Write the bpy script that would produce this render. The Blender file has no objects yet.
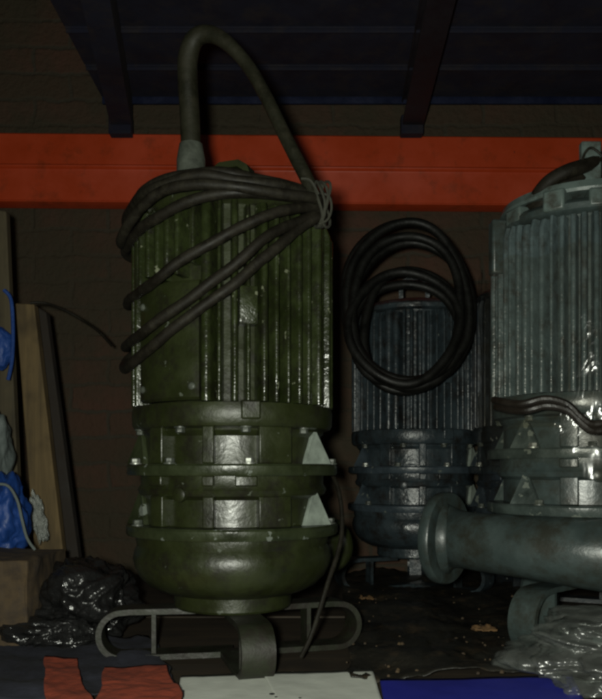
import bpy, bmesh, math, random
from mathutils import Vector, Matrix, noise
random.seed(7)
S = bpy.context.scene
COL = S.collection
PI = math.pi
D, F, CX, HY, CZ = 1.3, 784.0, 301.0, 470.0, 0.307

def P(px, py, Y):
    k = (Y + D) / F
    return Vector(((px - CX) * k, Y, CZ + (HY - py) * k))

def G(px, py, z=0.0):
    """point of the horizontal plane z seen at a pixel (used to plan where a thing stands)"""
    d = F * (CZ - z) / (py - HY)
    return Vector(((px - CX) / F * d, d - D, z))

# ------------------------------------------------------------------ materials
def nodes(name):
    m = bpy.data.materials.new(name); m.use_nodes = True
    nt = m.node_tree; nt.nodes.clear()
    out = nt.nodes.new('ShaderNodeOutputMaterial')
    return m, nt, out

def N(nt, t, **kw):
    n = nt.nodes.new(t)
    for k, v in kw.items():
        if k in n.inputs: n.inputs[k].default_value = v
        else: setattr(n, k, v)
    return n

def ramp(nt, fac, stops):
    r = nt.nodes.new('ShaderNodeValToRGB')
    e = r.color_ramp.elements
    while len(e) < len(stops): e.new(0.5)
    for i, (p, c) in enumerate(stops):
        e[i].position = p; e[i].color = (*c, 1) if len(c) == 3 else c
    nt.links.new(fac, r.inputs[0])
    return r

def g3(v): return (v, v, v)

def mat(name, base, rough=0.5, metal=0.0, var=0.35, vscale=9, bump=0.2, bscale=90, chips=None, chip_amt=0.66, dist=0.004, coat=0.0, spec=0.5, dirt=None, dirt_amt=0.55):
    m, nt, out = nodes(name)
    L = nt.links.new
    b = N(nt, 'ShaderNodeBsdfPrincipled', Metallic=metal)
    b.inputs['Coat Weight'].default_value = coat
    b.inputs['Specular IOR Level'].default_value = spec
    tc = N(nt, 'ShaderNodeTexCoord')
    n1 = N(nt, 'ShaderNodeTexNoise', Scale=vscale, Detail=6.0, Roughness=0.65)
    L(tc.outputs['Object'], n1.inputs['Vector'])
    lo = tuple(c * (1 - var) for c in base); hi = tuple(min(1, c * (1 + var)) for c in base)
    c1 = ramp(nt, n1.outputs['Fac'], [(0.3, lo), (0.7, hi)])
    colour = c1.outputs[0]
    if dirt:
        n4 = N(nt, 'ShaderNodeTexNoise', Scale=vscale * 2.1, Detail=7.0, Roughness=0.7)
        mp = N(nt, 'ShaderNodeMapping'); mp.inputs['Location'].default_value = (3.1, 7.7, 1.3)
        L(tc.outputs['Object'], mp.inputs[0]); L(mp.outputs[0], n4.inputs['Vector'])
        r4 = ramp(nt, n4.outputs['Fac'], [(dirt_amt - 0.08, g3(0)), (dirt_amt + 0.12, g3(1))])
        mx = N(nt, 'ShaderNodeMixRGB'); L(r4.outputs[0], mx.inputs[0]); L(colour, mx.inputs[1]); mx.inputs[2].default_value = (*dirt, 1)
        colour = mx.outputs[0]
    if chips:
        n3 = N(nt, 'ShaderNodeTexNoise', Scale=42.0, Detail=5.0, Roughness=0.6)
        L(tc.outputs['Object'], n3.inputs['Vector'])
        r3 = ramp(nt, n3.outputs['Fac'], [(chip_amt, g3(0)), (chip_amt + 0.02, g3(1))])
        mx = N(nt, 'ShaderNodeMixRGB'); L(r3.outputs[0], mx.inputs[0]); L(colour, mx.inputs[1]); mx.inputs[2].default_value = (*chips, 1)
        colour = mx.outputs[0]
    L(colour, b.inputs['Base Color'])
    r2 = ramp(nt, n1.outputs['Fac'], [(0.25, g3(max(0.04, rough - 0.14))), (0.75, g3(min(1, rough + 0.2)))])
    L(r2.outputs[0], b.inputs['Roughness'])
    n2 = N(nt, 'ShaderNodeTexNoise', Scale=bscale, Detail=4.0, Roughness=0.6)
    L(tc.outputs['Object'], n2.inputs['Vector'])
    n5 = N(nt, 'ShaderNodeTexNoise', Scale=bscale * 0.2, Detail=3.0)
    L(tc.outputs['Object'], n5.inputs['Vector'])
    ad = N(nt, 'ShaderNodeMath', operation='ADD'); L(n2.outputs['Fac'], ad.inputs[0]); L(n5.outputs['Fac'], ad.inputs[1])
    bp = N(nt, 'ShaderNodeBump', Strength=bump, Distance=dist)
    L(ad.outputs[0], bp.inputs['Height']); L(bp.outputs[0], b.inputs['Normal'])
    L(b.outputs[0], out.inputs[0])
    return m

def brick_mat():
    m, nt, out = nodes('old_brick'); L = nt.links.new
    b = N(nt, 'ShaderNodeBsdfPrincipled', Roughness=0.9)
    tc = N(nt, 'ShaderNodeTexCoord')
    mp = N(nt, 'ShaderNodeMapping'); mp.inputs['Rotation'].default_value = (PI / 2, 0, 0)
    L(tc.outputs['Object'], mp.inputs[0])
    wn = N(nt, 'ShaderNodeTexNoise', Scale=14.0, Detail=3.0); L(tc.outputs['Object'], wn.inputs['Vector'])
    wa = N(nt, 'ShaderNodeVectorMath', operation='SCALE'); wa.inputs['Scale'].default_value = 0.034; L(wn.outputs['Color'], wa.inputs[0])
    va = N(nt, 'ShaderNodeVectorMath', operation='ADD'); L(mp.outputs[0], va.inputs[0]); L(wa.outputs[0], va.inputs[1])
    br = N(nt, 'ShaderNodeTexBrick', Scale=1.0)
    br.inputs['Brick Width'].default_value = 0.225; br.inputs['Row Height'].default_value = 0.078
    br.inputs['Mortar Size'].default_value = 0.009; br.inputs['Mortar Smooth'].default_value = 0.8; br.inputs['Bias'].default_value = -0.2
    br.inputs['Color1'].default_value = (0.085, 0.036, 0.022, 1)
    br.inputs['Color2'].default_value = (0.050, 0.032, 0.018, 1)
    br.inputs['Mortar'].default_value = (0.046, 0.039, 0.028, 1)
    L(va.outputs[0], br.inputs['Vector'])
    n1 = N(nt, 'ShaderNodeTexNoise', Scale=3.5, Detail=8.0, Roughness=0.7); L(tc.outputs['Object'], n1.inputs['Vector'])
    r1 = ramp(nt, n1.outputs['Fac'], [(0.36, g3(0.25)), (0.58, g3(1))])
    mx = N(nt, 'ShaderNodeMixRGB'); L(r1.outputs[0], mx.inputs[0]); L(br.outputs['Color'], mx.inputs[1]); mx.inputs[2].default_value = (0.044, 0.034, 0.019, 1)
    L(mx.outputs[0], b.inputs['Base Color'])
    n2 = N(nt, 'ShaderNodeTexNoise', Scale=60.0, Detail=5.0); L(tc.outputs['Object'], n2.inputs['Vector'])
    ad = N(nt, 'ShaderNodeMath', operation='MULTIPLY_ADD'); L(br.outputs['Fac'], ad.inputs[0]); ad.inputs[1].default_value = -0.3; L(n2.outputs['Fac'], ad.inputs[2])
    bp = N(nt, 'ShaderNodeBump', Strength=0.9, Distance=0.008); L(ad.outputs[0], bp.inputs['Height']); L(bp.outputs[0], b.inputs['Normal'])
    L(b.outputs[0], out.inputs[0])
    return m

def wood_mat(name, base, rough=0.75, axis=2):
    m, nt, out = nodes(name); L = nt.links.new
    b = N(nt, 'ShaderNodeBsdfPrincipled', Roughness=rough)
    tc = N(nt, 'ShaderNodeTexCoord'); mp = N(nt, 'ShaderNodeMapping')
    sc = [38, 38, 38]; sc[axis] = 2.2; mp.inputs['Scale'].default_value = sc
    L(tc.outputs['Object'], mp.inputs[0])
    n1 = N(nt, 'ShaderNodeTexNoise', Scale=1.0, Detail=6.0, Roughness=0.7, Distortion=0.6); L(mp.outputs[0], n1.inputs['Vector'])
    lo = tuple(c * 0.45 for c in base)
    c1 = ramp(nt, n1.outputs['Fac'], [(0.3, lo), (0.62, base)])
    n2 = N(nt, 'ShaderNodeTexNoise', Scale=9.0, Detail=5.0); L(tc.outputs['Object'], n2.inputs['Vector'])
    r2 = ramp(nt, n2.outputs['Fac'], [(0.5, g3(0)), (0.68, g3(0.8))])
    mx = N(nt, 'ShaderNodeMixRGB'); L(r2.outputs[0], mx.inputs[0]); L(c1.outputs[0], mx.inputs[1]); mx.inputs[2].default_value = (*[c * 0.3 for c in base], 1)
    L(mx.outputs[0], b.inputs['Base Color'])
    bp = N(nt, 'ShaderNodeBump', Strength=0.4, Distance=0.002); L(n1.outputs['Fac'], bp.inputs['Height']); L(bp.outputs[0], b.inputs['Normal'])
    L(b.outputs[0], out.inputs[0])
    return m

def film_mat(name, tint=(0.93, 0.95, 0.94), milky=0.05, scale=26, strength=0.8, rough=0.12, refl=0.06):
    """clear polythene film"""
    m, nt, out = nodes(name); L = nt.links.new
    tc = N(nt, 'ShaderNodeTexCoord')
    n1 = N(nt, 'ShaderNodeTexNoise', Scale=scale, Detail=4.0, Roughness=0.5, Distortion=1.6); L(tc.outputs['Object'], n1.inputs['Vector'])
    v1 = N(nt, 'ShaderNodeTexVoronoi', Scale=scale * 0.7, feature='F1'); L(tc.outputs['Object'], v1.inputs['Vector'])
    ad = N(nt, 'ShaderNodeMath', operation='ADD'); L(n1.outputs['Fac'], ad.inputs[0]); L(v1.outputs['Distance'], ad.inputs[1])
    bp = N(nt, 'ShaderNodeBump', Strength=strength, Distance=0.012); L(ad.outputs[0], bp.inputs['Height'])
    tr = N(nt, 'ShaderNodeBsdfTransparent', Color=(*tint, 1))
    gl = N(nt, 'ShaderNodeBsdfGlossy', Roughness=rough); L(bp.outputs[0], gl.inputs['Normal'])
    df = N(nt, 'ShaderNodeBsdfDiffuse', Color=(0.5, 0.53, 0.5, 1)); L(bp.outputs[0], df.inputs['Normal'])
    lw = N(nt, 'ShaderNodeLayerWeight'); lw.inputs['Blend'].default_value = 0.5
    pw = N(nt, 'ShaderNodeMath', operation='POWER'); L(lw.outputs['Facing'], pw.inputs[0]); pw.inputs[1].default_value = 4.0
    fr = N(nt, 'ShaderNodeMath', operation='MULTIPLY_ADD'); L(pw.outputs[0], fr.inputs[0]); fr.inputs[1].default_value = 0.45; fr.inputs[2].default_value = refl
    m1 = N(nt, 'ShaderNodeMixShader'); m1.inputs[0].default_value = milky; L(tr.outputs[0], m1.inputs[1]); L(df.outputs[0], m1.inputs[2])
    m2 = N(nt, 'ShaderNodeMixShader'); L(fr.outputs[0], m2.inputs[0]); L(m1.outputs[0], m2.inputs[1]); L(gl.outputs[0], m2.inputs[2])
    L(m2.outputs[0], out.inputs[0])
    return m

M = {}
M['green'] = mat('olive_enamel', (0.0175, 0.0220, 0.0065), 0.36, var=0.35, vscale=11, bump=0.35, bscale=60, chips=(0.07, 0.08, 0.06), chip_amt=0.685, dist=0.003, dirt=(0.010, 0.009, 0.006), dirt_amt=0.56)
M['green_fin'] = mat('olive_enamel_fins', (0.018, 0.024, 0.0075), 0.24, var=0.45, vscale=18, bump=0.6, bscale=45, chips=(0.13, 0.14, 0.09), chip_amt=0.655, dist=0.004, dirt=(0.010, 0.010, 0.006), dirt_amt=0.54)
M['teal'] = mat('grey_teal_enamel', (0.040, 0.055, 0.053), 0.34, var=0.35, vscale=10, bump=0.25, bscale=70, chips=(0.13, 0.14, 0.13), chip_amt=0.72, dist=0.003, dirt=(0.026, 0.028, 0.022), dirt_amt=0.52)
M['teal_fin'] = mat('grey_teal_fins', (0.062, 0.084, 0.086), 0.30, var=0.4, vscale=14, bump=0.55, bscale=50, chips=(0.16, 0.17, 0.16), chip_amt=0.70, dist=0.004, dirt=(0.034, 0.036, 0.032), dirt_amt=0.56)
M['teal_pale'] = mat('dusty_teal_enamel', (0.075, 0.100, 0.092), 0.4, var=0.3, vscale=12, bump=0.3, bscale=60, dist=0.003, dirt=(0.03, 0.028, 0.02), dirt_amt=0.56)
M['navy'] = mat('blue_grey_enamel', (0.027, 0.038, 0.044), 0.32, var=0.4, vscale=12, bump=0.6, bscale=50, chips=(0.22, 0.24, 0.22), chip_amt=0.70, dist=0.004, dirt=(0.014, 0.013, 0.012), dirt_amt=0.54)
M['dark_blue'] = mat('dark_blue_enamel', (0.016, 0.022, 0.028), 0.4, var=0.4, vscale=12, bump=0.5, bscale=50, chips=(0.16, 0.17, 0.16), chip_amt=0.66, dist=0.003, dirt=(0.010, 0.010, 0.009), dirt_amt=0.5)  # darker version of the blue grey enamel
M['dark_green'] = mat('dimmed_grimy_olive_bar', (0.012, 0.0145, 0.0065), 0.5, var=0.4, vscale=16, bump=0.3, bscale=60, dirt=(0.012, 0.009, 0.006), dirt_amt=0.5)  # dim light low on the legs painted into the olive, with dirt over it
M['steel'] = mat('dull_zinc', (0.30, 0.31, 0.28), 0.42, metal=0.7, var=0.4, vscale=40, bump=0.2)
M['bare'] = mat('scuffed_casting', (0.055, 0.062, 0.05), 0.42, var=0.6, vscale=30, bump=0.35, dist=0.003)
M['pale'] = mat('gusset_glare_casting', (0.19, 0.22, 0.19), 0.4, var=0.35, vscale=35, bump=0.4, dist=0.002)  # light grey stands in for glare on the front-right gusset faces
M['rubber'] = mat('black_rubber', (0.0085, 0.0070, 0.0042), 0.6, var=0.5, vscale=26, bump=0.5, bscale=90, dist=0.0015, spec=0.22, dirt=(0.018, 0.016, 0.010), dirt_amt=0.56)
M['coil'] = mat('old_black_rubber', (0.0048, 0.0048, 0.0038), 0.5, var=0.5, vscale=26, bump=0.6, bscale=60, dist=0.002, spec=0.3)
M['sleeve'] = mat('olive_rubber_sleeve', (0.012, 0.012, 0.006), 0.55, var=0.5, vscale=20, bump=0.5, bscale=90, dist=0.0015, spec=0.3, dirt=(0.022, 0.020, 0.012), dirt_amt=0.55)
M['brown_cable'] = mat('brown_cable', (0.013, 0.010, 0.007), 0.45, var=0.5, vscale=30, bump=0.3)
M['string'] = mat('grey_string', (0.026, 0.026, 0.017), 0.8, var=0.3, vscale=60, bump=0.6, bscale=300, dist=0.001)
M['orange'] = mat('orange_powder_coat', (0.46, 0.052, 0.013), 0.36, var=0.12, vscale=6, bump=0.06, bscale=60, chips=(0.12, 0.03, 0.015), chip_amt=0.74, dist=0.001, dirt=(0.25, 0.038, 0.010), dirt_amt=0.62)
M['blue_steel'] = mat('navy_rack_paint', (0.0045, 0.005, 0.017), 0.85, var=0.3, vscale=8, bump=0.12, dirt=(0.016, 0.012, 0.016), dirt_amt=0.55)
M['maroon'] = mat('dark_maroon_paint', (0.008, 0.005, 0.009), 0.7, var=0.3, vscale=8, bump=0.1)
M['brick'] = brick_mat()
M['shelf'] = wood_mat('grimy_boards', (0.040, 0.027, 0.014), 0.7, axis=0)
M['plank'] = wood_mat('crate_wood', (0.145, 0.098, 0.040), 0.8, axis=2)
M['plank_dark'] = wood_mat('dark_crate_wood', (0.07, 0.055, 0.028), 0.8, axis=2)
M['paper'] = mat('white_paper', (0.58, 0.60, 0.54), 0.8, var=0.08, vscale=5, bump=0.15, bscale=25, dist=0.006)
M['blue_sheet'] = mat('cobalt_plastic', (0.016, 0.021, 0.27), 0.5, var=0.15, vscale=5, bump=0.2, bscale=14)
M['black_bag'] = mat('black_polythene', (0.012, 0.012, 0.012), 0.20, var=0.3, vscale=12, bump=0.9, bscale=30, dist=0.010)
M['black_sheet'] = mat('black_sheet', (0.012, 0.011, 0.008), 0.45, var=0.4, vscale=9, bump=0.8, bscale=26, dist=0.008, dirt=(0.05, 0.035, 0.02), dirt_amt=0.60)
M['red_cloth'] = mat('orange_red_cloth', (0.26, 0.042, 0.016), 0.9, var=0.25, vscale=22, bump=0.5, bscale=60, dist=0.004)
M['navy_cloth'] = mat('navy_cloth', (0.012, 0.013, 0.022), 0.9, var=0.4, vscale=14, bump=0.6, bscale=50, dist=0.004)
M['blue_bag'] = mat('blue_woven_bag', (0.010, 0.045, 0.20), 0.5, var=0.25, vscale=16, bump=0.5, bscale=60, dist=0.004)
M['grey_sack'] = mat('pale_woven_sack', (0.10, 0.12, 0.115), 0.6, var=0.2, vscale=10, bump=0.6, bscale=80, dist=0.004)
M['card'] = mat('brown_cardboard', (0.062, 0.040, 0.018), 0.85, var=0.35, vscale=9, bump=0.3, bscale=40, dirt=(0.03, 0.02, 0.012), dirt_amt=0.5)
M['rust'] = mat('rusty_iron', (0.075, 0.045, 0.022), 0.7, var=0.5, vscale=14, bump=0.6, bscale=60, dist=0.003)
M['hole'] = mat('dark_bore', (0.01, 0.01, 0.009), 0.8)
M['film'] = film_mat('clear_film', milky=0.006, strength=0.6, rough=0.15, scale=7, tint=(0.95, 0.94, 0.91), refl=0.022)
M['bagfilm'] = film_mat('clear_bag_film', tint=(0.85, 0.87, 0.85), milky=0.08, scale=14, strength=0.6, rough=0.24, refl=0.07)
M['ink'] = mat('black_ink', (0.015, 0.015, 0.018), 0.6)
M['glint_brown'] = mat('glint_scrap', (0.12, 0.065, 0.024), 0.8, var=0.3, vscale=40)  # orange brown for the scraps that stand in for glints

# ------------------------------------------------------------------ mesh kit
class MB:
    def __init__(s): s.bm = bmesh.new()
    def vs(s, pts): return [s.bm.verts.new(p) for p in pts]
    def face(s, v):
        try: return s.bm.faces.new(v)
        except ValueError: return None
    def lathe(s, prof, c=(0, 0, 0), a0=0.0, a1=2 * PI, n=96, cap=True, axis=None):
        full = abs(a1 - a0 - 2 * PI) < 1e-6
        R = axis.to_track_quat('Z', 'Y').to_matrix() if axis is not None else Matrix.Identity(3)
        c = Vector(c); rings = []
        m = n if full else n + 1
        for i in range(m):
            a = a0 + (a1 - a0) * i / n
            rings.append(s.vs([c + R @ Vector((r * math.cos(a), r * math.sin(a), z)) for r, z in prof]))
        for i in range(n):
            A, B = rings[i], rings[(i + 1) % m]
            for j in range(len(prof) - 1):
                s.face([A[j], B[j], B[j + 1], A[j + 1]])
        if cap and full:
            if prof[0][0] > 1e-5: s.face([rings[i][0] for i in range(m)][::-1])
            if prof[-1][0] > 1e-5: s.face([rings[i][-1] for i in range(m)])
        if not full:
            s.face(rings[0]); s.face(rings[-1][::-1])
        return s
    def box(s, lo, hi, R=None, o=(0, 0, 0)):
        o = Vector(o); R = R or Matrix.Identity(3)
        x0, y0, z0 = lo; x1, y1, z1 = hi
        v = s.vs([o + R @ Vector(p) for p in ((x0,y0,z0),(x1,y0,z0),(x1,y1,z0),(x0,y1,z0),(x0,y0,z1),(x1,y0,z1),(x1,y1,z1),(x0,y1,z1))])
        for f in ((3,2,1,0),(4,5,6,7),(0,1,5,4),(1,2,6,5),(2,3,7,6),(3,0,4,7)): s.face([v[i] for i in f])
        return s
    def prism(s, poly, ext):
        """poly: list of 3D points, ext: vector"""
        a = s.vs(poly); b = s.vs([Vector(p) + Vector(ext) for p in poly])
        s.face(a[::-1]); s.face(b); n = len(a)
        for i in range(n): s.face([a[i], a[(i+1) % n], b[(i+1) % n], b[i]])
        return s
    def tube(s, pts, rad, n=12, closed=False, flat=None):
        pts = [Vector(p) for p in pts]; m = len(pts)
        rads = rad if isinstance(rad, (list, tuple)) else [rad] * m
        rings = []; up = Vector((0.13, 0.31, 0.94)).normalized(); prev = None
        for i, p in enumerate(pts):
            if closed: t = pts[(i + 1) % m] - pts[i - 1]
            else: t = pts[min(i + 1, m - 1)] - pts[max(i - 1, 0)]
            t.normalize()
            if prev is None: u = t.cross(up).normalized()
            else: u = (prev - t * prev.dot(t)).normalized()
            prev = u; w = t.cross(u)
            rings.append(s.vs([p + (u * math.cos(2 * PI * k / n) + w * math.sin(2 * PI * k / n)) * rads[i] for k in range(n)]))
        for i in range(m if closed else m - 1):
            A, B = rings[i], rings[(i + 1) % m]
            off = 0
            if closed and i == m - 1:
                off = min(range(n), key=lambda k: (A[0].co - B[k].co).length)
            for k in range(n): s.face([A[k], A[(k+1) % n], B[(k+1+off) % n], B[(k+off) % n]])
        if not closed: s.face(rings[0][::-1]); s.face(rings[-1])
        return s
    def strap(s, path, w, th):
        """flat bar: path of (pos, normal) with side vector w*half-width"""
        rings = []
        for p, nrm, side in path:
            a = Vector(p); nn = Vector(nrm).normalized() * th / 2; sd = Vector(side).normalized() * w / 2
            rings.append(s.vs([a - sd - nn, a + sd - nn, a + sd + nn, a - sd + nn]))
        for A, B in zip(rings, rings[1:]):
            for k in range(4): s.face([A[k], A[(k+1) % 4], B[(k+1) % 4], B[k]])
        s.face(rings[0][::-1]); s.face(rings[-1])
        return s
    def build(s, name, m, parent=None, smooth=35, bevel=0.0):
        bmesh.ops.recalc_face_normals(s.bm, faces=s.bm.faces)
        me = bpy.data.meshes.new(name); s.bm.to_mesh(me); s.bm.free()
        o = bpy.data.objects.new(name, me); COL.objects.link(o)
        me.materials.append(m)
        if smooth:
            me.shade_smooth(); me.set_sharp_from_angle(angle=math.radians(smooth))
        if bevel:
            b = o.modifiers.new('bevel', 'BEVEL'); b.width = bevel; b.segments = 2; b.limit_method = 'ANGLE'; b.angle_limit = math.radians(40)
        if parent is not None: o.parent = parent
        return o

def tag(o, label=None, cat=None, group=None, kind=None):
    if label: o['label'] = label
    if cat: o['category'] = cat
    if group: o['group'] = group
    if kind: o['kind'] = kind
    return o

def empty(name, loc):
    o = bpy.data.objects.new(name, None); COL.objects.link(o); o.location = loc; o.empty_display_size = 0.05
    return o

def spline(pts, k=8, closed=False):
    """Catmull-Rom"""
    pts = [Vector(p) for p in pts]; n = len(pts); out = []
    for i in range(n if closed else n - 1):
        if closed: a, b, c, d = pts[i-1], pts[i], pts[(i+1) % n], pts[(i+2) % n]
        else: a, b, c, d = pts[max(i-1, 0)], pts[i], pts[i+1], pts[min(i+2, n-1)]
        for j in range(k):
            t = j / k
            out.append(0.5 * ((2*b) + (c-a)*t + (2*a-5*b+4*c-d)*t*t + (3*b-a-3*c+d)*t**3))
    if not closed: out.append(pts[-1])
    return out

def crumple(me, amp, sc, seed=0, fn=None):
    for v in me.vertices:
        q = Vector(v.co) * sc + Vector((seed * 3.7, seed * 1.3, seed))
        d = noise.noise_vector(q) * amp + noise.noise_vector(q * 2.7) * amp * 0.45 + noise.noise_vector(q * 6.1) * amp * 0.2
        v.co = v.co + d

def sheet(name, corners, nx, ny, amp, sc, m, th=0.002, parent=None, seed=0, ragged=0.0, lift=0.0, smooth=60):
    """a limp sheet over four corners (a,b,c,d), solidified"""
    a, b, c, d = [Vector(p) for p in corners]
    k = MB(); g = []
    for j in range(ny + 1):
        row = []
        for i in range(nx + 1):
            u, v = i / nx, j / ny
            p = (a * (1-u) + b * u) * (1-v) + (d * (1-u) + c * u) * v
            q = Vector(p) * sc + Vector((seed * 5.1, seed, 0))
            h = noise.noise(q) * amp + abs(noise.noise(q * 2.3)) * amp * 0.6 + noise.noise(q * 6) * amp * 0.22
            e = 0
            if ragged:
                e = noise.noise_vector(q * 1.7) * ragged if ragged < .0145 else noise.noise_vector(q * .55) * ragged * 1.5 + noise.noise_vector(q * 2.5) * ragged * .12
                e.z = 0
                p = p + e
            p.z += max(0.0, h + amp * 0.5) + lift
            row.append(k.bm.verts.new(p))
        g.append(row)
    for j in range(ny):
        for i in range(nx): k.face([g[j][i], g[j][i+1], g[j+1][i+1], g[j+1][i]])
    o = k.build(name, m, parent, smooth)
    s = o.modifiers.new('solid', 'SOLIDIFY'); s.thickness = th; s.offset = 0
    return o

def lump(name, c, size, amp, sc, m, seed=0, sub=5, floor=None, parent=None):
    bm = bmesh.new(); bmesh.ops.create_icosphere(bm, subdivisions=sub, radius=1.0)
    for v in bm.verts:
        q = v.co * sc + Vector((seed * 3.1, seed * 1.7, seed * 0.9))
        q2 = q + noise.noise_vector(q * 1.1) * .7
        ridge = .5 - abs(noise.noise(q2 * 1.5)) * 2
        f = 1 + amp * .8 * noise.noise(q) + amp * 0.30 * ridge + amp * 0.10 * (.5 - abs(noise.noise(q2 * 3.7)) * 2)
        v.co = Vector((v.co.x * size[0], v.co.y * size[1], v.co.z * size[2])) * f
        if floor is not None and v.co.z + c[2] < floor: v.co.z = floor - c[2] + 0.02 * (v.co.z + c[2] - floor)
    me = bpy.data.meshes.new(name); bm.to_mesh(me); bm.free()
    o = bpy.data.objects.new(name, me); COL.objects.link(o); o.location = c
    me.materials.append(m); me.shade_smooth()
    if parent is not None: o.parent = parent
    return o

def pol(r, a, z): return Vector((r * math.cos(a), r * math.sin(a), z))
R_ = math.radians

# ------------------------------------------------------------------ the pump
def pump(cx, cy, label, body, fin, dz=0.0, rot=0.0, legs=(188, 22, 285), nfin=54, panel=(211, 258), panel_top=0.592,
         outlet=None, leg_r=0.212, vol=1.0, group='submersible pumps on the rack shelf', lug=None, legmat=None, seed=1):
    rnd = random.Random(seed)
    t = empty('submersible_pump', (cx, cy, 0)); tag(t, label, 'pump', group)
    A = lambda d: R_(d + rot)
    h = 0.083 + dz
    Z = lambda z: z + dz
    # motor housing: core under the fins, plus bell lip
    k = MB().lathe([(0.140, Z(.405)), (0.138, Z(.412)), (0.138, Z(.69)), (0.137, Z(.708)), (0.12, Z(.712))], n=96)
    k.build('motor_housing', body, t)
    # fins
    k = MB()
    for i in range(nfin):
        d = 360.0 * i / nfin + rnd.uniform(-0.5, 0.5)
        dd = (d) % 360
        a = A(d)
        z0 = .408
        if panel and panel[0] < dd < panel[1]: z0 = panel_top + rnd.uniform(-.012, .02)
        ro = 0.167 + rnd.uniform(-0.006, 0.0015); th = rnd.choice((.0024, .0030, .0038, .0048)) + rnd.uniform(0, .0005)
        wide = rnd.random() < 0.14
        if wide: th *= 1.5
        R = Matrix.Rotation(a, 3, 'Z')
        zt = Z(.700) + rnd.uniform(-.006, .004)
        # tapered fin with rounded crest
        sec = [(.136, -th*1.5)] + [(ro - th + th * math.cos(b), th * math.sin(b)) for b in (-PI/2, -PI*.33, -PI*.17, 0, PI*.17, PI*.33, PI/2)] + [(.136, th*1.5)]
        lo = [R @ Vector((x, y, Z(z0))) for x, y in sec]
        mid = [R @ Vector((x, y, zt - .018)) for x, y in sec]
        hi = [R @ Vector((min(x, .158), y, zt)) for x, y in sec]
        va, vb, vc = k.vs(lo), k.vs(mid), k.vs(hi)
        for U, V in ((va, vb), (vb, vc)):
            for q in range(9): k.face([U[q], U[(q+1) % 9], V[(q+1) % 9], V[q]])
        k.face(va[::-1]); k.face(vc)
    k.build('cooling_fins', fin, t, smooth=60)
    # smooth cover panel between the fins
    if panel:
        a0, a1 = A(panel[0] + 1), A(panel[1] - 1)
        k = MB().lathe([(.142, Z(.41)), (.157, Z(.41)), (.1605, Z(.414)), (.1605, Z(panel_top - .012)), (.157, Z(panel_top - .006)), (.142, Z(panel_top - .006))], a0=a0, a1=a1, n=40)
        k.build('side_cover', body, t)
        for dd, zz in ((panel[0] + 5, .43), (panel[1] - 5, .43), (panel[0] + 5, panel_top - .035), (panel[1] - 5, panel_top - .035)):
            ax = pol(1, A(dd), 0); MB().lathe([(.0055, 0), (.0055, .003), (.003, .005)], c=pol(.1595, A(dd), Z(zz)), n=10, axis=ax).build('screw', M['bare'], t)
    # block cast between two fins
    a = A(282); R = Matrix.Rotation(a, 3, 'Z')
    MB().lathe([(.14, Z(.52)), (.1635, Z(.52)), (.1645, Z(.522)), (.1645, Z(.573)), (.1635, Z(.575)), (.14, Z(.575))], a0=A(278.5), a1=A(287.5), n=10).build('cast_boss', fin, t)
    # top cover
    MB().lathe([(.150, Z(.702)), (.156, Z(.706)), (.156, Z(.716)), (.148, Z(.724)), (.120, Z(.734)), (.085, Z(.742)), (.0, Z(.745))], n=72).build('top_cover', body, t)
    # bell lip beneath the fins
    MB().lathe([(.140, Z(.366)), (.160, Z(.372)), (.1635, Z(.378)), (.1645, Z(.398)), (.162, Z(.4065)), (.145, Z(.4085))], n=96).build('bell_ring', body, t)
    # oil chamber core (two narrow tiers with a step)
    MB().lathe([(.136, Z(.216)), (.143, Z(.222)), (.143, Z(.262)), (.152, Z(.268)), (.155, Z(.276)), (.150, Z(.284)), (.150, Z(.302)), (.146, Z(.306)), (.143, Z(.324)), (.143, Z(.358)), (.150, Z(.366)), (.148, Z(.372))], n=96).build('oil_chamber', body, t)
    # flanges
    for z, r in ((.2985, .1725), (.2030, .1735)):
        f = MB().lathe([(.140, Z(z)), (r - .002, Z(z)), (r, Z(z + .003)), (r, Z(z + .0145)), (r - .0025, Z(z + .0175)), (.140, Z(z + .0175))], n=96)
        f.build('flange', M['scuff_' + body.name], t)
    # pillars
    for d, w in ((-98.5, 6.5), (-133, 11), (-61, 20), (-92+125, 10), (-92+170, 16), (-92+215, 9)):
        a0, a1 = A(d - w/2), A(d + w/2)
        for z0, z1, ri, ro in ((.3165, .372, .140, .158), (.2210, .268, .140, .157), (.283, .2985, .146, .160)):
            if z0 == .283 and d == -61: a0, a1 = A(-84), A(-72)
            MB().lathe([(ri, Z(z0)), (ro, Z(z0)), (ro, Z(z1)), (ri, Z(z1))], a0=a0, a1=a1, n=6).build('pillar', body, t, bevel=.002)
    # triangular gussets: slanted webs that stand on each flange
    for d in (-90+58, -90-68, -90+150, -90-150):
        for zb, ht in ((.3165, .050), (.2210, .053)):
            k = MB()
            sg = 1 if d in (-32, -240) else -1
            a_ = pol(.151, A(d - 5 * sg), Z(zb)); b_ = pol(.1715, A(d + 11 * sg), Z(zb)); t_ = pol(.150, A(d + 4 * sg), Z(zb + ht)); t2 = pol(.152, A(d + 6.5 * sg), Z(zb + ht))
            c_ = pol(.140, A(d + 13 * sg), Z(zb)); e_ = pol(.140, A(d - 5 * sg), Z(zb)); f_ = pol(.140, A(d + 6 * sg), Z(zb + ht))
            v = k.vs([a_, b_, c_, e_, t_, t2, f_])
            for q in ((0, 1, 5, 4), (1, 2, 6, 5), (2, 3, 6), (3, 0, 4, 6), (4, 5, 6), (3, 2, 1, 0)): k.face([v[x] for x in q])
            k.build('gusset', M['pale'] if d == -32 else M['scuff_' + body.name], t, smooth=0)
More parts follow.
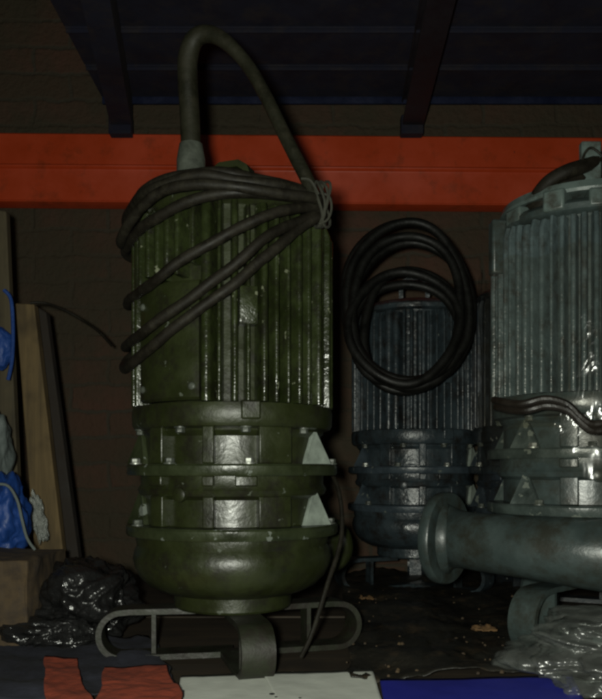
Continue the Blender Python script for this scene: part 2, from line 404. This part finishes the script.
    # bolts: hex head on a round boss hanging under bell ring and step, and heads on the flanges
    def bolt(d, z, r, down=False, m='steel'):
        c = pol(r, A(d), Z(z)); ax = Vector((0, 0, -1 if down else 1))
        k = MB().lathe([(.0095, 0), (.0095, .002)], c=c, n=16, axis=ax).lathe([(.0065, .002), (.0072, .003), (.0072, .008), (.006, .0092)], c=c, n=6, axis=ax)
        k.build('bolt', M[m], t)
    for d in (-90-26, -90+12, -90+50, -90-70, -90-130, -90+120): bolt(d, .3715, .152, True, 'bare')
    for d in (-90+13, -90-64): bolt(d, .316, .163)
    for d in (-90+85, -90-30): bolt(d, .316, .163, m='bare')
    for d in (-90-60, -90+78): bolt(d, .2205, .163, m='bare')
    for d, z in ((-90-26, .270),):
        ax = pol(1, A(d), 0); k = MB().lathe([(.011, 0), (.011, .007), (.007, .009)], c=pol(.150, A(d), Z(z)), n=18, axis=ax); k.build('plug', body, t)
    a = A(-90 + 14); R = Matrix.Rotation(a, 3, 'Z')
    MB().box((.150, -.0145, Z(.381)), (.1685, .0145, Z(.409)), R).build('lug_block', body, t, bevel=.003)
    # volute
    MB().lathe([(.098, Z(.108)), (.118*vol, Z(.112)), (.138*vol, Z(.122)), (.152*vol, Z(.136)), (.160*vol, Z(.152)), (.1625*vol, Z(.166)), (.160*vol, Z(.178)), (.156*(vol+1)/2, Z(.186)), (.158, Z(.194)), (.158, Z(.2035)), (.14, Z(.2035))], n=96).build('volute_casing', body, t)
    MB().lathe([(.080, Z(.0835)), (.094, Z(.0835)), (.0965, Z(.087)), (.0965, Z(.107)), (.100, Z(.110)), (.10, Z(.114)), (.080, Z(.114))], n=72).build('suction_ring', body, t)
    # stand legs: flat bar bent into a C
    for d in legs:
        a = R_(d); u = pol(1, a, 0); sd = Vector((-u.y, u.x, 0)); rr = h / 2 - .005; path = []
        Rl = leg_r if not isinstance(leg_r, dict) else leg_r[d]
        path.append((u * .06 + Vector((0, 0, h - .004)), (0, 0, 1), sd))
        path.append((u * (Rl - rr - .012) + Vector((0, 0, h - .004)), (0, 0, 1), sd))
        for i in range(0, 19):
            b = PI/2 - PI * i / 18
            path.append((u * (Rl - rr + math.cos(b) * rr) + Vector((0, 0, h/2 + math.sin(b) * rr)), u * math.cos(b) + Vector((0, 0, math.sin(b))), sd))
        path.append((u * (.0 if d != 20 else .03) + Vector((0, 0, .0055 + .0004 * (d % 7))), (0, 0, -1), sd))
        # keep side direction and normals consistent around the bend
        lg = MB().strap(path, .050, .0090).build('leg', legmat or body, t, smooth=40)
        MB().box((.125, -.016, .0095), (.132, .016, h - .0085), Matrix.Rotation(a, 3, 'Z')).build('web_plate', legmat or body, t)
    # outlet
    if outlet:
        s, e, pr, fr, om = outlet[:5]
        via = outlet[5] if len(outlet) > 5 else None
        s = Vector(s) - Vector((cx, cy, 0)); e = Vector(e) - Vector((cx, cy, 0)); ax = (e - s).normalized(); Ln = (e - s).length
        k = MB().lathe([(pr * .8, -.03), (pr * 1.22, .0), (pr * 1.18, Ln * .25), (pr * 1.06, Ln * .5), (pr * .98, Ln * .75), (pr, Ln - .03), (pr * 1.12, Ln - .018), (pr * .7, Ln - .017)], c=s, n=48, axis=ax)
        if via:
            k.bm.clear()
            c_ = Vector((cx, cy, 0)); pts = [e - ax * .018, e - ax * .035] + [Vector(v[:3]) - c_ for v in via]
            rr_ = [pr * 1.16, pr * .93] + [v[3] for v in via]
            sp = spline(pts, 10); rs = spline([Vector((q, 0, 0)) for q in rr_], 10)
            k.tube(sp, [q.x for q in rs], 40)
        k.build('outlet_pipe', om, t)
        k = MB().lathe([(pr * .7, Ln - .02), (fr, Ln - .02), (fr + .002, Ln - .017), (fr + .002, Ln - .003), (fr, Ln), (pr * .75, Ln), (pr * .75, Ln - .02)], c=s, n=64, axis=ax, cap=False)
        k.build('outlet_flange', om, t)
    # handle on the cap
    path = []
    ha = A(-90 + 70)
    u = Vector((math.cos(ha), math.sin(ha), 0)); sd = Vector((-u.y, u.x, 0)); c0 = Vector((.000, -.01, 0))
    hz = Z(.735)
    for x, z, nx, nz in ((-.034, 0, -1, 0), (-.034, .045, -1, .1), (-.028, .062, -.7, .7), (-.016, .070, -.2, 1), (.016, .070, .2, 1), (.028, .062, .7, .7), (.034, .045, 1, .1), (.034, 0, 1, 0)):
        path.append((c0 + u * x + Vector((0, 0, hz + z)), u * nx + Vector((0, 0, nz)), sd))
    MB().strap(path, .030, .011).build('lifting_handle', body, t, smooth=50)
    return t

for b in ('green', 'teal', 'navy', 'dark_blue'):
    base = {'green': (0.022, 0.028, 0.012), 'teal': (0.042, 0.055, 0.05), 'navy': (0.035, 0.048, 0.058), 'dark_blue': (0.024, 0.032, 0.038)}[b]
    M['scuff_' + M[b].name] = mat('scuffed_' + b, base, 0.32, var=0.5, vscale=18, bump=0.4, bscale=60, chips=(0.12, 0.135, 0.115), chip_amt=0.61, dist=0.003)

# ---- green pump, in front
X1 = (233 - CX) * D / F
p1 = pump(X1, 0.0, 'large olive green pump in front with black cable wrapped round its motor', M['green'], M['green_fin'],
          legs=(187, 20, 286), leg_r={187: .215, 20: .218, 286: .190},
          outlet=((X1 + .06, .05, .15), (.055, .21, .165), .034, .052, M['green']), legmat=M['dark_green'], nfin=47, seed=3)
p1c = Vector((X1, 0, 0))
def on1(px, py, R):
    """point on a cylinder of radius R round the green pump, as sketched in the photo"""
    Y = -R * .8
    for _ in range(12):
        X = (px - CX) * (Y + D) / F - X1
        X = max(-R * .999, min(R * .999, X)); Y = -math.sqrt(R * R - X * X)
    q = P(px, py, Y); q.x = X1 + X
    return q - p1c
gl = Vector((P(191, 160, -.02).x - X1, -.02, 0))
MB().lathe([(.024, .735), (.026, .742), (.026, .762), (.0235, .766), (.0235, .812), (.021, .826), (.019, .838)], c=gl, n=24).build('cable_gland', M['bare'], p1)
# arch of cable from the gland to the tie
arch = [gl + Vector((0, 0, .82))] + [P(x, y, Y) - p1c for x, y, Y in ((190, 120, -.02), (188, 85, -.025), (188, 58, -.03), (195, 39, -.04), (209, 34, -.05), (227, 43, -.06), (248, 66, -.07), (265, 95, -.085), (281, 128, -.10), (296, 158, -.115), (309, 184, -.125), (314, 204, -.13))]
ap = spline(arch, 8)
rad = [0.0165 - 0.006 * min(1, max(0, (i / len(ap) - 0.25) / 0.3)) for i in range(len(ap))]
MB().tube(ap, rad, 16).build('cable_sleeve', M['sleeve'], p1)
strands = [
    [(320, 200), (296, 189), (242, 181), (186, 177), (143, 196), (123, 224)],
    [(320, 203), (299, 198), (242, 192), (191, 202), (147, 224), (122, 252)],
    [(320, 199), (288, 194), (235, 186), (175, 188), (140, 208), (122, 238)],
    [(320, 197), (290, 186), (240, 176), (190, 174), (148, 188), (123, 214)],
    [(322, 206), (281, 210), (242, 226), (186, 259), (150, 284), (124, 304)],
    [(322, 210), (273, 234), (225, 272), (165, 316), (140, 334), (124, 347)],
    [(323, 215), (303, 226), (242, 277), (186, 320), (150, 348), (126, 368)],
]
k = MB()
for i, st in enumerate(strands):
    R0 = (.174, .175, .183, .168, .175, .175, .176)[i]
    pts = [on1(x, y, R0) for x, y in st]
    z_end = pts[-1].z; z_start = pts[0].z
    a_l = math.atan2(pts[-1].y, pts[-1].x); a_r = math.atan2(pts[0].y, pts[0].x)
    a_l = a_l if a_l < 0 else a_l - 2 * PI
    # round the back
    for j in range(1, 8):
        f = j / 8; a = a_l - (2 * PI - (a_r - a_l)) * f
        g = min(1, max(0, (f - .15) / .4)); g = g * g * (3 - 2 * g)
        zz = (z_end * (1-f) + z_start * f) * (1-g) + (.732 + .004 * i) * g
        pts.append(pol(.177 * (1-g) + (.146 - .004 * i) * g, a, zz))
    sp = spline(pts, 9, closed=True)
    sp = [p + noise.noise_vector(p * 14 + Vector((i * 5, 0, 0))) * .0035 for p in sp]
    k.tube(sp, [.0080 + .0006 * noise.noise(p * 40) for p in sp], 14, closed=True)
# loose tail behind the right-hand side
tail = [pol(.150, R_(60), .36), pol(.172, R_(35), .33), pol(.180, R_(14), .28), pol(.180, R_(0), .20), pol(.160, R_(-16), .12), pol(.145, R_(-26), .05), pol(.13, R_(-30), .012)]
k.tube(spline(tail, 8), .0038, 10)
k.build('power_cable', M['rubber'], p1)
# string tie
k = MB()
tc = on1(321, 205, .186)
for j in range(4):
    ring = []
    for q in range(20):
        b = 2 * PI * q / 20
        ring.append(tc + Vector((.006 * math.sin(b * 2 + j) - .004 + j * .004, -.002 + math.cos(b) * .018, math.sin(b) * .034)))
    k.tube(ring, .0022, 6, closed=True)
loop = [tc + Vector(v) for v in ((0, -.016, .012), (.012, -.018, .006), (.015, -.018, -.012), (.009, -.018, -.028), (-.004, -.018, -.034))]
k.tube(spline(loop, 6), .0018, 6)
k.tube(spline([tc + Vector(v) for v in ((-.004, -.017, .01), (-.016, -.018, .03), (-.03, -.018, .033))], 6), .002, 6)
k.build('string_tie', M['string'], p1)

# ---- grey teal pump on the right
Y3 = .12; X3 = (585 - CX) * (Y3 + D) / F
p3 = pump(X3, Y3, 'grey teal pump at the right, wide outlet pipe pointing left, inside clear film', M['teal'], M['teal_fin'],
          dz=.028, rot=14, legs=(222, 330, 100), leg_r=.205, nfin=58, panel=None,
          vol=1.12, outlet=((.535, -.045, .178), (.262, .175, .180), .058, .084, M['teal'], [(.325, .095, .178, .052), (.40, .028, .176, .056), (.475, -.018, .173, .062), (.55, -.036, .168, .066), (.64, -.015, .166, .062), (.70, .06, .168, .05)]), seed=5)
c3 = Vector((X3, Y3, 0))
# collar pieces on the cap: thick lugs, handle and black cable
for d, r, w, hh in ((232, .135, .018, .045), (262, .13, .026, .035), (200, .13, .02, .03), (290, .13, .026, .04)):
    MB().box((r - .02, -w, .735), (r + .026, w, .748 + hh * .5), Matrix.Rotation(R_(d), 3, 'Z')).build('cover_lug', M['teal_pale'], p3, bevel=.004)
MB().lathe([(.09, .765), (.148, .765), (.150, .770), (.146, .782), (.10, .79), (.07, .80), (0, .803)], n=64).build('cap_ring', M['teal_pale'], p3)
MB().box((.150, -.012, .655), (.178, .012, .752), Matrix.Rotation(R_(187), 3, 'Z')).build('side_lug', M['teal'], p3, bevel=.004)
hb = P(591, 190, .02) - c3
MB().box((-.017, -.004, 0), (.017, .012, .085), o=(hb.x, hb.y, .775)).build('hook_plate', M['teal_pale'], p3, bevel=.003)
k = MB()
pt = [P(x, y, Y) - c3 for x, y, Y in ((528, 214, .08), (536, 200, .05), (548, 186, .03), (566, 176, .02), (585, 170, .03), (606, 162, .05), (630, 160, .08))]
for j in range(5):
    k.tube(spline([p + Vector((0.004 * j, .012 * j - .01, -.017 * j + .004)) for p in pt], 8), .0125, 12)
k.tube(spline([P(x, y, .01) - c3 for x, y in ((581, 168), (584, 155), (590, 148), (597, 151), (606, 160))], 8), .0022, 8)
k.build('power_cable', M['rubber'], p3)
# clear film round it
k = MB(); g = []
na, nz = 120, 70
for j in range(nz + 1):
    row = []
    for i in range(na):
        a = 2 * PI * i / na; z = .30 + (.665 - .30) * j / nz
        q = Vector((math.cos(a) * 3.4, math.sin(a) * 3.4, z * 6 + a * 1.3))
        r = .184 + .009 * noise.noise(q) + .006 * abs(noise.noise(q * 2.6))
        z += .03 * noise.noise(q * .7) * (1 if j > nz * .8 or j < nz * .2 else 0.2)
        row.append(k.bm.verts.new(pol(r + (.006 if z < .45 else 0), a, z)))
    g.append(row)
for j in range(nz):
    for i in range(na): k.face([g[j][i], g[j][(i+1) % na], g[j+1][(i+1) % na], g[j+1][i]])
fw = k.build('film_wrap', M['film'], None, smooth=80)
fw.location = c3
tag(fw, 'clear crinkled plastic film wrapped round the grey teal pump at the right', 'plastic film')
# brown cable draped in front of it
k = MB()
for j in range(2):
    k.tube(spline([P(x + 2 * j, y + 7 * j, Y) for x, y, Y in ((494, 400, .0), (520, 404, -.07), (545, 399, -.085), (566, 404, -.09), (580, 417, -.095), (592, 424, -.095), (612, 420, -.09), (640, 408, -.05))], 8), .0062, 10)
tag(k.build('loose_cable', M['brown_cable']), 'brown loose cable draped across the film of the right-hand pump', 'cable')

# ---- blue grey pump behind
Y2 = .76; X2 = (414 - CX) * (Y2 + D) / F
p2 = pump(X2, Y2, 'dark blue grey pump standing back in shadow between the green and teal pumps', M['navy'], M['navy'], rot=8, panel=None, nfin=50, legs=(200, 320, 80),
          outlet=((X2 + .02, Y2 - .1, .155), (X2 + .19, Y2 - .2, .155), .042, .06, M['rust']), seed=9)
k = MB()
for ox, oz, rx, rz, oy in ((0, 0, 61, 80, 0), (-2, 5, 56, 72, -.02), (2, 10, 60, 73, .02), (-4, 22, 54, 56, -.035), (4, 26, 50, 58, .012), (0, 2, 64, 84, .035), (-1, 32, 57, 50, .03)):
    pts = []
    for q in range(28):
        b = 2 * PI * q / 28
        x = 408 + ox + rx * math.cos(b) + 2.5 * math.sin(3 * b + ox); y = 304 + oz + rz * math.sin(b) + 2 * math.cos(2 * b + oz)
        pts.append(P(x, y, .47 + oy - .05 * math.sin(b)))
    k.tube(spline(pts, 4, closed=True), .0105, 12, closed=True)
tag(k.build('cable_coil', M['coil']), 'thick black cable coiled in loops, hung before the pump between the other two', 'cable')

# ---- another dark pump standing between the blue grey one and the teal one
Y4 = .56; X4 = (543 - CX) * (Y4 + D) / F
p4 = pump(X4, Y4, 'dark pump mostly hidden behind the teal pump, only its ribbed left edge showing', M['dark_blue'], M['dark_blue'],
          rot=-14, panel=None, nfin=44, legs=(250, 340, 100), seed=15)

# ------------------------------------------------------------------ setting
# shelf boards
k = MB()
for i in range(6):
    y0 = -.34 + i * .235
    k.box((-1.6, y0, -.035), (2.2, y0 + .232, -.003 - .0015 * (i % 3)))
tag(k.build('shelf', M['shelf'], bevel=.002), kind='structure')
tag(MB().box((-2.6, 1.06, -1.6), (3.0, 1.28, 3.2)).build('brick_wall', M['brick'], smooth=0), 'old dark brick wall behind the rack and pumps', 'wall')

# orange beam
zt, zb = P(0, 135, .97).z, P(0, 203.5, .97).z
zm = P(0, 167, .97).z
poly = [(.985, zt), (.972, zt), (.968, zt - .004), (.968, zm + .003), (.9655, zm + .001), (.9640, zm - .002), (.9655, zm - .005), (.970, zm - .008), (.9735, zm - .010), (.9745, zm - .014), (.9745, zb + .006), (.972, zb + .004), (.972, zb + .001), (.975, zb), (1.03, zb), (1.03, zt)]
sl = .0045
k = MB(); rows = []
for X in (-1.9, 2.6):
    rows.append(k.vs([(X, y, z - X * .0078 + (.0)) for y, z in poly]))
A_, B_ = rows
for i in range(len(poly)): k.face([A_[i], A_[(i+1) % len(poly)], B_[(i+1) % len(poly)], B_[i]])
k.face(A_); k.face(B_[::-1])
tag(k.build('rack_beam', M['orange'], smooth=30), 'long orange steel rack beam crossing in front of the brick wall', 'beam')

# blue upper deck on joists
def joist(name, a, b, w, hgt, m, parent, ext=1.0):
    """c-channel from a (rear, bottom centre) to b and further forward"""
    a, b = Vector(a), Vector(b); d = (b - a); b = b + d * ext; d.normalize()
    s = Vector((0, 0, 1)).cross(d).normalized(); k = MB(); L = (b - a).length
    sec = [(-w/2, 0), (w/2, 0), (w/2, .012), (w/2 - .003, .012), (w/2 - .003, .003), (-w/2 + .003, .003), (-w/2 + .003, hgt - .003), (w/2 - .003, hgt - .003), (w/2 - .003, hgt - .012), (w/2, hgt - .012), (w/2, hgt), (-w/2, hgt)]
    poly = [a - s * x + Vector((0, 0, z)) for x, z in sec]
    k.prism(poly, d * L)
    return k.build(name, m, parent, smooth=0)
dk = empty('upper_deck', (0, .955, 1.38)); tag(dk, 'dark navy steel rack deck overhead on two joists resting over the orange beam', 'rack deck')
o0 = Vector((0, .955, 1.38))
zt0 = zt
def J(name, pxr, pxf, w, m):
    a = P(pxr, 135, .965); a.z = zt0 + .012; b = P(pxf, 40, .5); b.z = zt0 + .012
    joist(name, a - o0, b - o0, w, .088, m, dk, 1.6)
J('joist', 122, 104, .060, M['blue_steel'])
J('joist', 412, 432, .060, M['maroon'])
J('joist', 720, 800, .060, M['blue_steel'])
# feet: saddle plates lapping over the beam's front face
for px, m in ((122, M['blue_steel']), (411, M['blue_steel'])):
    c = P(px, 135, .962)
    MB().box((c.x - .032, .930, zt0 - .012), (c.x + .032, .9655, zt0 + .042), o=-o0).build('saddle', m, dk, bevel=.003)
zd = zt0 + .1015
k = MB()
# folded deck trays
y = .955; i = 0
while y > -.9:
    k.box((P(104, 50, .9).x - .02, y - .175, zd), (1.9, y - .004, zd + .03), o=-o0)
    k.box((P(104, 50, .9).x - .018, y - .175, zd - .010), (1.898, y - .168, zd - .0005), o=-o0)
    y -= .179; i += 1
k.build('deck_tray', M['blue_steel'], dk, bevel=.0015)
MB().box((P(104, 50, .9).x - .02, .958, zd - .016), (1.9, .964, zd + .03), o=-o0).build('rear_lip', mat('blue_rack_lip', (0.009, 0.013, 0.038), 0.4), dk)

# ------------------------------------------------------------------ left side clutter
def plank(name, tl, tr, br, bl, th, m):
    k = MB(); k.prism([Vector(p) for p in (tl, tr, br, bl)], (0, th, 0)); return k.build(name, m, None, smooth=0, bevel=.003)
Yp = .50
bz = G(0, 600).y
o = plank('wooden_board', P(15, 303, Yp), P(34, 304, Yp), P(69, 603, Yp), P(38, 603, Yp), .03, M['plank'])
tag(o, 'tapering pale wooden board leaning upright at the left, topped by a thin wire', 'board')
Yq = .44
o = plank('wooden_board', P(-34, 205, Yq), P(6, 211, Yq), P(24, 625, Yq), P(-24, 625, Yq), .025, M['plank_dark'])
tag(o, 'darker wooden board at the left edge, taller than the tapering one beside it', 'board')
# dark narrow strip right of the board
Yr = .56
o = plank('dark_strip', P(36, 306, Yr), P(46, 312, Yr), P(84, 597, Yr), P(70, 597, Yr), .03, mat('dark_strip_brown', (.018, .013, .009), .8))
tag(o, 'dark narrow batten leaning just right of the tapering pale board', 'strip')
k = MB().tube(spline([P(x, y, Y) for x, y, Y in ((30, 303, .49), (44, 303, .5), (62, 309, .53), (82, 320, .56), (98, 331, .6), (112, 346, .64))], 8), .0032, 8)
tag(k.build('wire', M['rubber']), 'thin dark wire arching right from the top of the pale board', 'wire')
# shiny film scrap in front of board
o = lump('plastic_scrap', P(38, 519, .42), (.014, .010, .052), .6, 2.0, film_mat('silvery_film', milky=.35, scale=60, strength=1.0, rough=.22), seed=4, sub=5)
o.rotation_euler = (0, R_(-14), 0)
tag(o, 'crinkled shiny plastic scrap stuck low on the tapering wooden board', 'plastic scrap')
o = lump('woven_sack', P(-6, 452, .30), (.034, .05, .085), .25, 2.0, M['grey_sack'], seed=2)
tag(o, 'pale grey woven sack at the left edge, halfway down', 'sack')
o = lump('blue_bag', P(4, 520, .26), (.045, .06, .085), .35, 2.2, M['blue_bag'], seed=6)
tag(o, 'crumpled blue woven bag at the left edge above the brown carton', 'bag')
k = MB().tube(spline([P(x, y, .19) for x, y in ((-4, 484), (8, 486), (17, 500), (22, 520), (27, 538), (35, 550))], 8), .0028, 8)
k.build('trim', M['grey_sack'], None).name = 'trim'
tr = bpy.data.objects['trim']; tr.parent = o; tr.matrix_parent_inverse = Matrix.Translation(o.location).inverted()
o = lump('blue_pouch', P(-1, 348, .38), (.028, .02, .045), .2, 1.7, M['blue_bag'], seed=8)
tag(o, 'small blue pouch hanging on the left edge board', 'pouch')
k = MB().tube(spline([P(x, y, .37) for x, y in ((4, 290), (11, 300), (13, 330), (12, 360), (8, 380))], 6), .004, 8)
st = k.build('strap', M['blue_bag']); st.parent = o; st.matrix_parent_inverse = Matrix.Translation(o.location).inverted()
# brown carton
c = G(0, 668)
k = MB()
k.box((-.33 - .55, .02, .0), (-.460, .24, .155))
o = k.build('cardboard_carton', M['card'], None, smooth=0, bevel=.004)
sb = o.modifiers.new('s', 'SUBSURF'); sb.subdivision_type = 'SIMPLE'; sb.levels = sb.render_levels = 5
tx = bpy.data.textures.new('dent', 'CLOUDS'); tx.noise_scale = .09
dm = o.modifiers.new('d', 'DISPLACE'); dm.texture = tx; dm.strength = .022; dm.mid_level = .5
tag(o, 'dented brown cardboard carton at the lower left under the blue bag', 'carton')
# black polythene bag
c = P(72, 596, .12)
o = lump('plastic_bag', (c.x + .010, .16, .062), (.100, .095, .080), .5, 1.5, M['black_bag'], seed=11, sub=6, floor=.004)
tag(o, 'taller glossy black polythene bag crumpled between carton and green pump', 'bag')
o = lump('plastic_bag', (P(52, 630, .10).x, .07, .026), (.085, .06, .038), .5, 1.7, M['black_bag'], seed=31, sub=6, floor=.004)
tag(o, 'flatter black polythene bag lying before the taller black bag beside the carton', 'bag')
# cloths at the lower left
o = sheet('cloth', (G(-40, 705), G(186, 702), G(150, 640), G(-30, 640)), 70, 30, .010, 16, M['navy_cloth'], seed=3, ragged=.01, lift=.001)
tag(o, 'dark navy cloth spread flat at the lower left beneath orange rags', 'cloth')
def rag(px0, py0, px1, py1, seed, label):
    o = sheet('rag', (G(px0, py1, .012), G(px1, py1, .012), G(px1 - 6, py0, .012), G(px0 + 8, py0, .012)), 50, 36, .005, 13, M['red_cloth'], seed=seed, ragged=.015, lift=.001)
    tag(o, label, 'rag', 'orange rags on the navy cloth')
rag(44, 660, 92, 712, 5, 'narrower orange red rag at the lower left, nearer the carton')
rag(100, 668, 172, 712, 9, 'wider orange red rag lying between the white paper and the other rag')

# ------------------------------------------------------------------ foreground flats
zp = .0015
def quad(name, pts, th, m, label, cat, bow=0.0):
    o = sheet(name, pts, 40, 12, bow, 9, m, th=th, lift=.002)
    tag(o, label, cat); return o
paper = quad('paper_sheet', (G(174, 716), G(283, 716), G(268, 675), G(181, 678)), .001, M['paper'], 'white paper sheet left of the other, under the tip of the green pump front leg', 'paper', .0022)
paper2 = quad('paper_sheet', (G(283, 716, .003), G(386, 716, .003), G(372, 672, .003), G(262, 675, .003)), .001, M['paper'], 'white paper sheet right of the other, beside the cobalt blue plastic sheet', 'paper', .0025)
k = MB()
for x, y, w in ((272, 694, .008), (276, 697, .004), (300, 698, .004)):
    q = G(x, y, .0085); k.lathe([(w * .5, 0), (w * .5, .0006)], c=q, n=8)
ink = k.build('ink_mark', M['ink'], paper2)
# low blue sheet with thickness
o = quad('plastic_sheet', (G(386, 716, .004), G(590, 716, .004), G(572, 678, .004), G(380, 683, .004)), .004, M['blue_sheet'], 'cobalt blue plastic sheet along the front edge of the shelf', 'plastic sheet', .0015)
# dark grimy sheet lying between the pumps
o = sheet('tarpaulin', (G(352, 684), G(560, 679), G(520, 574), G(340, 574)), 90, 70, .016, 9, M['black_sheet'], seed=14, ragged=.012, lift=.0)
tag(o, 'grimy black tarpaulin spread over the boards between green and teal pumps', 'tarpaulin')
for x, y, s_, lb in ((484, 632, .020, 'orange brown scrap added as a glint on the tarpaulin, the nearer one'), (366, 601, .016, 'small brown scrap added as a glint on the tarpaulin beside the green pump leg')):  # scraps added to put small glints on the dark sheet
    q = G(x, y, .016)
    o = sheet('scrap', (q + Vector((-s_, -s_*.8, 0)), q + Vector((s_, -s_*.5, 0)), q + Vector((s_*.8, s_*1.2, 0)), q + Vector((-s_*.9, s_, 0))), 12, 12, .008, 60, M['glint_brown'], seed=x, ragged=.008, lift=.001)
    tag(o, lb, 'scrap', 'scraps on the tarpaulin')
rl = random.Random(4)
k = MB()
for i in range(90):
    x, y = rl.uniform(345, 520), rl.uniform(590, 676)
    q = G(x, y, .006 + rl.random() * .006); s_ = rl.uniform(.0012, .0042)
    k.lathe([(s_, -.001), (s_ * .8, s_ * .5), (s_ * .3, s_ * .8)], c=q, n=5)
tag(k.build('grit', M['card'], smooth=0), 'brown grit and crumbs scattered over the tarpaulin', 'grit', kind='stuff')
# clear bag lower right
q = G(580, 672)
o = lump('clear_bag', (q.x + .085, q.y - .035, .034), (.190, .155, .056), .5, 1.9, M['bagfilm'], seed=21, sub=6, floor=.004)
o.rotation_euler = (0, 0, R_(12))
tag(o, 'crumpled clear plastic bag at the lower right before the teal pump', 'bag')

# ------------------------------------------------------------------ light, world, camera
w = bpy.data.worlds.new('World'); S.world = w; w.use_nodes = True
w.node_tree.nodes['Background'].inputs[0].default_value = (0.75, 0.66, 0.55, 1)
w.node_tree.nodes['Background'].inputs[1].default_value = 0.012
l = bpy.data.lights.new('torch', 'POINT'); l.energy = 60; l.shadow_soft_size = .022; l.color = (0.97, 1.0, 0.87)
lo = bpy.data.objects.new('torch', l); COL.objects.link(lo); lo.location = (-.045, -1.33, CZ + .02)

cam = bpy.data.cameras.new('camera'); co = bpy.data.objects.new('camera', cam); COL.objects.link(co)
co.location = (0, -D, CZ); co.rotation_euler = (PI / 2, 0, 0)
cam.sensor_fit = 'HORIZONTAL'; cam.sensor_width = 36; cam.lens = 36 * F / 602
cam.shift_y = (HY - 349.5) / 602; cam.clip_start = .02; cam.clip_end = 60
S.camera = co
S.render.engine = 'CYCLES'
S.view_settings.view_transform = 'Standard'; S.view_settings.look = 'None'; S.view_settings.exposure = 0; S.view_settings.gamma = 1
S.cycles.filter_width = 2.9
S.cycles.transparent_max_bounces = 24
